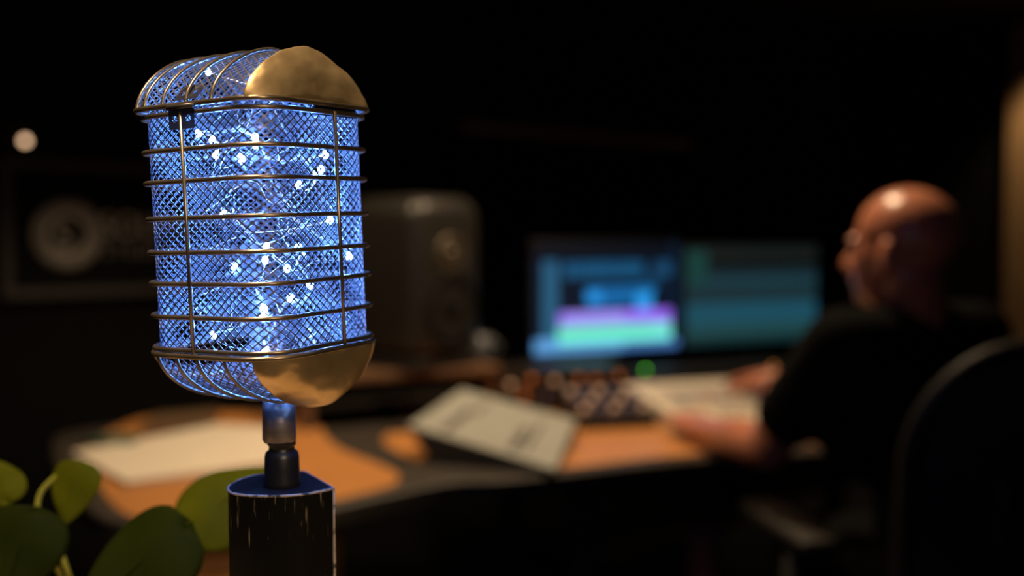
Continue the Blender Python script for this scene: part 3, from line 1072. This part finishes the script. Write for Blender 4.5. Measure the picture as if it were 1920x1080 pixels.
def paint_right(u, v):
    if v < 0.13: c = (26, 32, 30)
    elif v < 0.23: c = (14, 15, 12)
    elif v < 0.30: c = (24, 40, 46)
    elif v < 0.42: c = (28, 58, 68)
    elif v < 0.58: c = (28, 50, 56)
    elif v < 0.80: c = (30, 80, 98)
    elif v < 0.92: c = (32, 72, 76)
    else: c = (22, 50, 52)
    if u < 0.15 and 0.05 < v < 0.36: c = (24, 64, 60)
    if int(v * 63) % 4 == 0: c = tuple(int(x * 0.75) for x in c)
    return c


monitor('computer_monitor', (0.062, 2.70), (0.486, 2.90), 0.874, 1.176, 'bright left monitor showing purple and green audio tracks', paint_left, 1.0)
monitor('computer_monitor', (0.510, 2.912), (0.956, 3.122), 0.874, 1.166, "dim teal right monitor partly hidden by the man's shoulder", paint_right, 1.0)

# ------------------------------------------------------------------ loudspeaker
sp = root('studio_loudspeaker', (-0.26, 2.46, 0.876), 'black studio loudspeaker with rounded top between microphone lamp and left monitor', 'loudspeaker')
ang = math.radians(50)
sf = Vector((math.sin(ang), -math.cos(ang), 0))          # direction the baffle faces
Ms = frame((-0.245, 2.485, 0.876), -sf)                   # local -y is the front
SW, SD, SH = 0.24, 0.26, 0.385
O('foam_pad', xf(box(SW * 0.9, SD * 0.9, 0.03, 0.004), Ms @ Matrix.Translation((0, 0, 0.015))), M_BLACKMAT, sp, False)
bm = bmesh.new()
bmesh.ops.create_cube(bm, size=1)
bmesh.ops.scale(bm, vec=(SW, SD, SH), verts=bm.verts)
bmesh.ops.bevel(bm, geom=bm.edges[:], offset=0.045, segments=7, profile=0.5, affect='EDGES')
for v in bm.verts:                                        # crown the top
    if v.co.z > 0.05:
        v.co.z += 0.022 * (1 - (v.co.x / (SW / 2)) ** 2) * (v.co.z / (SH / 2)) - 0.011
bm.verts.index_update()
cg = [v.co + Vector((0, 0, 0.03 + SH / 2)) for v in bm.verts], [[v.index for v in f.verts] for f in bm.faces]
bm.free()
O('cabinet', xf(cg, Ms), M_SPK, sp)
Rf = Matrix.Rotation(PI / 2, 4, 'X')                      # lathe axis to local -y
wf = O('woofer', xf(lathe([(0.088, -0.004), (0.088, 0.006), (0.080, 0.008), (0.072, 0.001), (0.035, -0.012 + 0.010), (0.028, 0.004), (0.012, 0.010), (0.0, 0.011)], 40, False), Ms @ Matrix.Translation((0, -SD / 2, 0.03 + 0.118)) @ Rf), M_CONE, sp)
tw = O('tweeter', xf(lathe([(0.050, -0.004), (0.050, 0.005), (0.044, 0.006), (0.020, 0.001)], 36, False), Ms @ Matrix.Translation((0, -SD / 2, 0.03 + 0.245)) @ Rf), M_TWEET, sp)
O('dome', xf(lathe([(0.019, 0.0), (0.016, 0.007), (0.009, 0.011), (0.0, 0.0125)], 24, False), Ms @ Matrix.Translation((0, -SD / 2, 0.03 + 0.245)) @ Rf), M_TWEET, tw)
O('bass_port', xf(box(0.10, 0.008, 0.018, 0.003), Ms @ Matrix.Translation((0, -SD / 2, 0.03 + 0.03))), M_BLACKPL, sp, False)

# small pale mug on the riser, round dark mouse on the desk
mg = root('mug', at(928, 655, 2.56), 'small pale mug beside the left monitor', 'mug')
mp_ = Vector((-0.085, 2.59, 0.876))
mg.location = mp_; ORG[mg.name] = mp_
O('cup', lathe_at([(0.028, 0), (0.032, 0.004), (0.034, 0.062), (0.031, 0.062), (0.029, 0.008), (0.0, 0.006)], mp_, 28), M_WHITE, mg)
O('handle', tube([mp_ + Vector((0.033 + 0.022 * math.sin(PI * k / 8), 0, 0.012 + 0.038 * k / 8)) for k in range(9)], 0.004, 8), M_WHITE, mg)
ms_p = desk_pt(762, 775)
mo = root('computer_mouse', (ms_p[0], ms_p[1], TOPZ), 'rounded dark mouse behind the tilted script stand', 'mouse')
ellip = [(v.x * 0.034, v.y * 0.055, max(0, v.z) * 0.036) for v in ico[0]]
O('shell', xf((ellip, ico[1]), Matrix.Translation((ms_p[0], ms_p[1], TOPZ))), M_WOOD3, mo)
O('scroll_wheel', xf(lathe([(0.008, -0.003), (0.009, 0), (0.008, 0.003)], 14), Matrix.Translation((ms_p[0], ms_p[1] + 0.03, TOPZ + 0.028)) @ Matrix.Rotation(PI / 2, 4, 'Y')), M_BLACKPL, mo)

# ------------------------------------------------------------------ wall sign, lamp, acoustic panel
sg_root = root('wall_sign', wall_pt(200) + Vector((0, 0, 1.06)), 'dark framed wall sign with round grey S emblem and the word SOUND', 'sign')
pa, pb = wall_pt(20), wall_pt(600)
zlo, zhi = 1.062, 1.368
O('backing', slab(pa + V_ * 0.0, pb, V_, zlo, zhi, 0.012), M_SIGN, sg_root, False)
O('frame_rail', slab(pa, pb, V_, zhi, zhi + 0.022, 0.025), M_FRAME, sg_root, False)
O('frame_rail', slab(pa, pb, V_, zlo - 0.022, zlo, 0.025), M_FRAME, sg_root, False)
uw = (pb - pa).normalized()
O('frame_stile', slab(pa - uw * 0.022, pa, V_, zlo - 0.022, zhi + 0.022, 0.025), M_FRAME, sg_root, False)
O('frame_stile', slab(pb, pb + uw * 0.022, V_, zlo - 0.022, zhi + 0.022, 0.025), M_FRAME, sg_root, False)


def wall_frame(p):
    """x along wall, y up, z out of the wall"""
    return Matrix(((U.x, 0, V_.x, p.x), (U.y, 0, V_.y, p.y), (0, 1, 0, p.z), (0, 0, 0, 1)))


ec = wall_pt(126, 0.012); ec.z = 1.2 + (440 - 440) / F_PX * 2.6
We = wall_frame(ec)
k_ = 1.0


def ring_geo(r0, r1, th, n=56, sx=0.97):
    g = lathe([(r0, 0), (r0, th), (r1, th), (r1, 0)], n, False)
    return [(v[0] * sx, v[1], v[2]) for v in g[0]], g[1]


em = O('emblem', xf(ring_geo(0.064, 0.090, 0.004), We), M_LOGOD, sg_root)
O('emblem_ring', xf(ring_geo(0.048, 0.062, 0.006), We), M_LOGO, em)


def text_obj(txt, size, loc_m, m, parent, name, spacing=1.0, sx=1.0):
    cu = bpy.data.curves.new('lettering', 'FONT')
    cu.body = txt
    cu.size = size
    cu.extrude = 0.0015
    cu.space_character = spacing
    t = bpy.data.objects.new('lettering_tmp', cu)
    COL.objects.link(t)
    dg = bpy.context.evaluated_depsgraph_get()
    me = bpy.data.meshes.new_from_object(t.evaluated_get(dg))
    g = [(v.co.x * sx, v.co.y, v.co.z) for v in me.vertices], [tuple(p.vertices) for p in me.polygons]
    bpy.data.objects.remove(t)
    bpy.data.curves.remove(cu)
    bpy.data.meshes.remove(me)
    return O(name, xf(g, loc_m), m, parent, False)


text_obj('S', 0.105, We @ Matrix.Translation((-0.034, -0.038, 0.002)), M_LOGO, em, 'emblem_letter', 1.0, 1.0)
tp = wall_pt(188, 0.0135); tp.z = 1.195
text_obj('SOUND', 0.088, wall_frame(tp), M_LOGO, sg_root, 'lettering', 1.02, 0.88)
tp = wall_pt(190, 0.0135); tp.z = 1.142
text_obj('STUDIO', 0.050, wall_frame(tp), M_LOGOD, sg_root, 'lettering', 1.35, 0.85)

wl = root('wall_spotlight', wall_pt(50) + Vector((0, 0, 1.43)), 'tiny round warm light on the wall above the sign', 'light')
lp = at(47, 264, 2.52)
wb = wall_pt(50); wb.z = lp.z
O('mount', tube([wb, lp + Vector((0.01, 0.012, 0))], 0.008, 10), M_FRAME, wl)
O('bulb', xf(([v * 0.0095 for v in ico[0]], ico[1]), Matrix.Translation(lp)), emit('warm_bulb', (1.0, 0.62, 0.36), 2.6), wl)

ap = root('acoustic_panel', wall_pt(1060) + Vector((0, 0, 1.1)), 'dark fabric acoustic panel with a faint top rail behind the monitors', 'panel')
qa, qb = wall_pt(862), wall_pt(1275)
O('fabric', slab(qa, qb, V_, 0.95, 1.535, 0.05), M_WALL, ap, False)
O('top_rail', slab(qa, qb, V_, 1.535, 1.575, 0.06), mat('lit_brown_rail', (0.24, 0.19, 0.13), 0.6), ap, False)  # rail colour lightened for the light its top edge catches

# ------------------------------------------------------------------ person
def capsule(p, q, r0, r1, n=14, k=5):
    p, q = Vector(p), Vector(q)
    ax = (q - p)
    L_ = ax.length
    ax.normalize()
    prof = []
    for i in range(k + 1):
        a = PI / 2 * i / k
        prof.append((max(1e-4, r0 * math.sin(a)), -r0 * math.cos(a)))
    for i in range(k + 1):
        a = PI / 2 * i / k
        prof.append((max(1e-4, r1 * math.cos(a)), L_ + r1 * math.sin(a)))
    g = lathe(prof, n)
    m = ax.to_track_quat('Z', 'Y').to_matrix().to_4x4()
    m.translation = p
    return xf(g, m)


bm = bmesh.new(); bmesh.ops.create_icosphere(bm, subdivisions=3, radius=1.0)
ico3 = [v.co.copy() for v in bm.verts], [[v.index for v in f.verts] for f in bm.faces]
bm.free()


def ell(c, r, M=None):
    T = Matrix.Translation(c) @ Matrix.Diagonal((*r, 1))
    if M is not None:
        T = M @ T
    return xf(ico3, T)


def remesh(geos, vox, name, m, parent, smooth_it=4, factor=0.5):
    g = join(*geos)
    tmp = bpy.data.objects.new('remesh_tmp', mesh_of('remesh_tmp', g[0], g[1], m))
    COL.objects.link(tmp)
    r = tmp.modifiers.new('r', 'REMESH'); r.mode = 'VOXEL'; r.voxel_size = vox; r.use_smooth_shade = True
    s = tmp.modifiers.new('s', 'SMOOTH'); s.factor = factor; s.iterations = smooth_it
    dg = bpy.context.evaluated_depsgraph_get()
    me = bpy.data.meshes.new_from_object(tmp.evaluated_get(dg))
    bpy.data.objects.remove(tmp)
    me.materials.clear(); me.materials.append(m)
    me.name = name
    o = bpy.data.objects.new(name, me)
    COL.objects.link(o)
    if parent:
        org = ORG[parent.name]
        me.transform(Matrix.Translation(-org))
        o.parent = parent
        ORG[o.name] = org
    me.polygons.foreach_set('use_smooth', [True] * len(me.polygons))
    return o


BF = Vector((-0.5, 0.866, 0)); BR = Vector((0.866, 0.5, 0)); UPV = Vector((0, 0, 1))
pel = Vector((0.81, 1.73, 0.56))
neck = Vector((0.735, 1.82, 1.045))
shL = neck - BR * 0.185 + Vector((0, 0, -0.035))
shR = neck + BR * 0.185 + Vector((0, 0, -0.035))
elL, wrL = Vector((0.476, 1.84, 0.805)), at(1318, 806, 2.09)
elR, wrR = Vector((0.87, 2.12, 0.83)), Vector((0.665, 2.37, 0.865))
hipL, hipR = pel - BR * 0.09, pel + BR * 0.09
knL, knR = Vector((0.425, 2.06, 0.535)), Vector((0.66, 2.10, 0.545))
anL, anR = Vector((0.42, 2.08, 0.10)), Vector((0.63, 2.16, 0.10))

HF = Vector((-0.69, 0.72, 0.0)).normalized()          # where the head looks
hc = at(1690, 464, 1.80)
Hm = frame(hc, HF) @ Matrix.Scale(0.95, 4)


def hand_geo(w, tip_dir, palm_n, s=1.0, curl=0.5, thumb=1):
    """w wrist, tip_dir along the fingers, palm_n out of the back of the hand; thumb side +1 = to the right of tip_dir"""
    fd = Vector(tip_dir).normalized()
    nn = Vector(palm_n); nn = (nn - fd * nn.dot(fd)).normalized()
    sd = fd.cross(nn) * thumb
    out = []
    for k in range(4):
        o_ = (1.5 - k) * 0.020 * s
        out.append(capsule(w + fd * 0.01 + sd * o_ * 0.6, w + fd * 0.088 * s + sd * o_, 0.0145 * s, 0.0115 * s, 10, 4))
    for k, ln in enumerate((0.068, 0.076, 0.070, 0.056)):
        p = w + fd * 0.090 * s + sd * (1.5 - k) * 0.0215 * s
        d = fd + sd * (1.5 - k) * 0.05
        r = 0.0092 * s
        for j, fr in enumerate((0.45, 0.32, 0.26)):
            d = (d.normalized() - nn * curl * (0.55 if j else 0.25)).normalized()
            q = p + d * ln * fr * s
            out.append(capsule(p, q, r, r * 0.92, 9, 3))
            p, r = q, r * 0.92
    p = w + fd * 0.028 * s + sd * 0.026 * s
    d = (fd * 0.7 + sd * 0.75 - nn * 0.2).normalized()
    for ln, r0, r1 in ((0.042, 0.014, 0.0115), (0.034, 0.0115, 0.0098), (0.024, 0.0098, 0.0085)):
        q = p + d * ln * s
        out.append(capsule(p, q, r0 * s, r1 * s, 9, 3))
        p = q
        d = (d + fd * 0.25 - nn * 0.12).normalized()
    return out


body = []
# head
body += [ell((0, -0.012, 0.030), (0.077, 0.096, 0.084), Hm), ell((0, 0.006, -0.010), (0.070, 0.082, 0.080), Hm),
         ell((0, 0.034, -0.052), (0.056, 0.058, 0.066), Hm), ell((0, 0.066, -0.092), (0.028, 0.024, 0.022), Hm),
         ell((0, 0.074, 0.014), (0.056, 0.020, 0.014), Hm), ell((0, 0.030, -0.080), (0.050, 0.052, 0.035), Hm),
         ell((0.036, 0.058, -0.026), (0.022, 0.024, 0.018), Hm), ell((-0.036, 0.058, -0.026), (0.022, 0.024, 0.018), Hm),
         ell((0, 0.088, -0.062), (0.024, 0.010, 0.007), Hm), ell((0, 0.087, -0.072), (0.021, 0.010, 0.007), Hm)]
body += [capsule(Hm @ Vector((0, 0.084, 0.004)), Hm @ Vector((0, 0.106, -0.034)), 0.010, 0.014), ell((0.012, 0.094, -0.037), (0.010, 0.011, 0.008), Hm), ell((-0.012, 0.094, -0.037), (0.010, 0.011, 0.008), Hm)]
for s_ in (-1, 1):
    Me_ = Hm @ Matrix.Translation((s_ * 0.078, -0.006, -0.016)) @ Matrix.Rotation(s_ * 0.35, 4, 'Z')
    body += [ell((0, 0, 0), (0.008, 0.019, 0.032), Me_), ell((s_ * 0.006, -0.010, 0.006), (0.006, 0.012, 0.026), Me_)]
body += [capsule(neck + Vector((0, 0, -0.02)), hc + Vector((0, 0, -0.05)) - HF * 0.015, 0.062, 0.055)]
# torso core, arms, hands, legs
body += [capsule(pel, neck - UPV * 0.16, 0.11, 0.12), capsule(shL, shR, 0.05, 0.05), capsule(neck - UPV * 0.16, neck - UPV * 0.03, 0.11, 0.06)]
body += [capsule(shL, elL, 0.050, 0.043), capsule(elL, elL.lerp(wrL, 0.35), 0.043, 0.044), capsule(elL.lerp(wrL, 0.35), wrL, 0.044, 0.028)]
body += [capsule(shR, elR, 0.050, 0.043), capsule(elR, elR.lerp(wrR, 0.35), 0.043, 0.044), capsule(elR.lerp(wrR, 0.35), wrR, 0.044, 0.028)]
body += hand_geo(wrL, (at(1275, 770, 2.24) - wrL), (0.0, -0.15, 1), 1.05, 0.45, 1)
body += hand_geo(wrR, (Vector((0.56, 2.50, 0.845)) - wrR), (0, -0.1, 1), 1.05, 0.45, -1)
for h_, k_2, a_ in ((hipL, knL, anL), (hipR, knR, anR)):
    body += [capsule(h_, k_2, 0.080, 0.058), capsule(k_2, k_2.lerp(a_, 0.3), 0.056, 0.058), capsule(k_2.lerp(a_, 0.3), a_, 0.058, 0.036), capsule(a_, a_ + BF * 0.13 + Vector((0, 0, -0.055)), 0.038, 0.028)]
person = remesh(body, 0.0042, 'person', M_SKIN, None, 4)
tag(person, 'bald person in a black T-shirt seated at the desk facing the monitors', 'person')
ORG[person.name] = Vector((0, 0, 0))
# clothing
sleeveL, sleeveR = shL.lerp(elL, 0.66), shR.lerp(elR, 0.66)
shirt = [capsule(pel - UPV * 0.03 - BR * 0.05, pel + UPV * 0.20 - BR * 0.05, 0.135, 0.130), capsule(pel - UPV * 0.03 + BR * 0.05, pel + UPV * 0.20 + BR * 0.05, 0.135, 0.130),
         capsule(pel + UPV * 0.20, neck - UPV * 0.17, 0.15, 0.135),
         capsule(neck - UPV * 0.17 - BR * 0.07, neck - UPV * 0.17 + BR * 0.07, 0.132, 0.132), capsule(shL + BR * 0.02, shR - BR * 0.02, 0.066, 0.066),
         capsule(neck - BR * 0.05 - UPV * 0.03, neck + BR * 0.05 - UPV * 0.03, 0.066, 0.066),
         capsule(shL, sleeveL, 0.066, 0.064), capsule(shR, sleeveR, 0.066, 0.064)]
remesh(shirt, 0.010, 'shirt', M_SHIRT, person, 6)
shorts = [capsule(hipL, hipR, 0.135, 0.135), capsule(hipL, hipL.lerp(knL, 0.80), 0.105, 0.082), capsule(hipR, hipR.lerp(knR, 0.80), 0.105, 0.082)]
remesh(shorts, 0.010, 'shorts', M_SHIRT, person, 4)
for a_ in (anL, anR):
    remesh([capsule(a_ + BF * 0.0 + Vector((0, 0, -0.055)), a_ + BF * 0.16 + Vector((0, 0, -0.058)), 0.048, 0.040), capsule(a_ + Vector((0, 0, -0.03)), a_ + BF * 0.06 + Vector((0, 0, -0.045)), 0.047, 0.046)], 0.008, 'shoe', M_SHIRT, person, 2)
M_EYE = mat('eye_white', (0.6, 0.58, 0.55), 0.2)
for s_ in (-1, 1):
    O('eye', ell((s_ * 0.030, 0.076, -0.008), (0.011, 0.010, 0.007), Hm), M_EYE, person)

# ------------------------------------------------------------------ office chair
CF = Vector((-0.16, 0.987, 0)).normalized()
CR_ = Vector((CF.y, -CF.x, 0))
cc = Vector((0.785, 1.73, 0))
ch = root('office_chair', cc, 'black mesh-back office chair the bald person sits in', 'chair')
Mc = frame(cc, CF)
O('seat', xf(box(0.48, 0.46, 0.07, 0.03, 4), Mc @ Matrix.Translation((0, 0.02, 0.405))), M_CHAIR, ch)
# back: rounded frame with stretched mesh
BW, BH0, BH1 = 0.245, 0.50, 1.035


def back_pt(x, z):
    bow = 0.035 * (1 - (x / BW) ** 2)
    lean = 0.05 * (z - 0.5)
    return Mc @ Vector((x, -0.232 - bow - lean + 0.02 * math.sin((z - 0.5) * 6), z))


loop = []
rx_, rz_ = 0.15, 0.16
for cx, cz, a0 in ((BW - rx_, BH1 - rz_, 0), (-BW + rx_, BH1 - rz_, 90), (-BW + 0.07, BH0 + 0.07, 180), (BW - 0.07, BH0 + 0.07, 270)):
    r1, r2 = (rx_, rz_) if a0 < 180 else (0.07, 0.07)
    for k in range(9):
        a = math.radians(a0 + 90 * k / 8)
        x = cx + r1 * math.cos(a); z = cz + r2 * math.sin(a)
        taper = 1.0 - 0.06 * max(0, (z - 0.75)) / 0.28
        loop.append((x * taper, z))
O('back_frame', tube([back_pt(x, z) for x, z in loop], 0.016, 10, True), M_CHAIRF, ch)
V, Fc = [], []
for i in range(13):
    f = i / 12
    for x, z in loop:
        zc = 0.77
        V.append(back_pt(x * f, zc + (z - zc) * f))
n_l = len(loop)
for i in range(12):
    for k in range(n_l):
        k2 = (k + 1) % n_l
        if i == 0:
            Fc.append((k, n_l + k2, n_l + k)) if False else None
        Fc.append((i * n_l + k, i * n_l + k2, (i + 1) * n_l + k2, (i + 1) * n_l + k))
bk = O('back_mesh', (V, Fc), M_CHAIR, ch)
bk.modifiers.new('thickness', 'SOLIDIFY').thickness = 0.004
O('lumbar_support', xf(box(0.30, 0.03, 0.11, 0.014, 3), Mc @ Matrix.Translation((0.0, -0.315, 0.80))), M_CHAIRF, ch)
O('back_spine', tube([Mc @ Vector((0, -0.325, 0.84)), Mc @ Vector((0, -0.33, 0.6)), Mc @ Vector((0, -0.25, 0.40)), Mc @ Vector((0, -0.05, 0.36))], 0.022, 10), M_CHAIRF, ch)
for s_ in (-1, 1):
    arm = O('armrest', xf(box(0.075, 0.27, 0.03, 0.012, 3), Mc @ Matrix.Translation((s_ * 0.29, 0.06, 0.685))), M_CHAIRF, ch)
    O('armrest_post', tube([Mc @ Vector((s_ * 0.29, 0.04, 0.675)), Mc @ Vector((s_ * 0.295, 0.03, 0.42)), Mc @ Vector((s_ * 0.20, 0.02, 0.375))], 0.016, 10), M_CHAIRF, arm)
O('gas_column', lathe_at([(0.03, 0.10), (0.03, 0.25), (0.022, 0.25), (0.022, 0.372)], cc, 20), M_CHAIRF, ch)
for k in range(5):
    a = 2 * PI * k / 5 + 0.3
    d_ = Vector((math.cos(a), math.sin(a), 0))
    lg = O('base_leg', tube([cc + Vector((0, 0, 0.125)), cc + d_ * 0.16 + Vector((0, 0, 0.11)), cc + d_ * 0.31 + Vector((0, 0, 0.078))], [0.026, 0.022, 0.015], 10), M_CHAIRF, ch)
    wc = cc + d_ * 0.31 + Vector((0, 0, 0.029))
    O('caster', xf(lathe([(0.029, -0.022), (0.029, 0.022)], 18), Matrix.Translation(wc) @ Vector((-d_.y, d_.x, 0)).to_track_quat('Z', 'Y').to_matrix().to_4x4()), M_BLACKPL, lg)
    O('caster_stem', tube([wc, wc + Vector((0, 0, 0.05))], 0.008, 8), M_BLACKPL, lg)
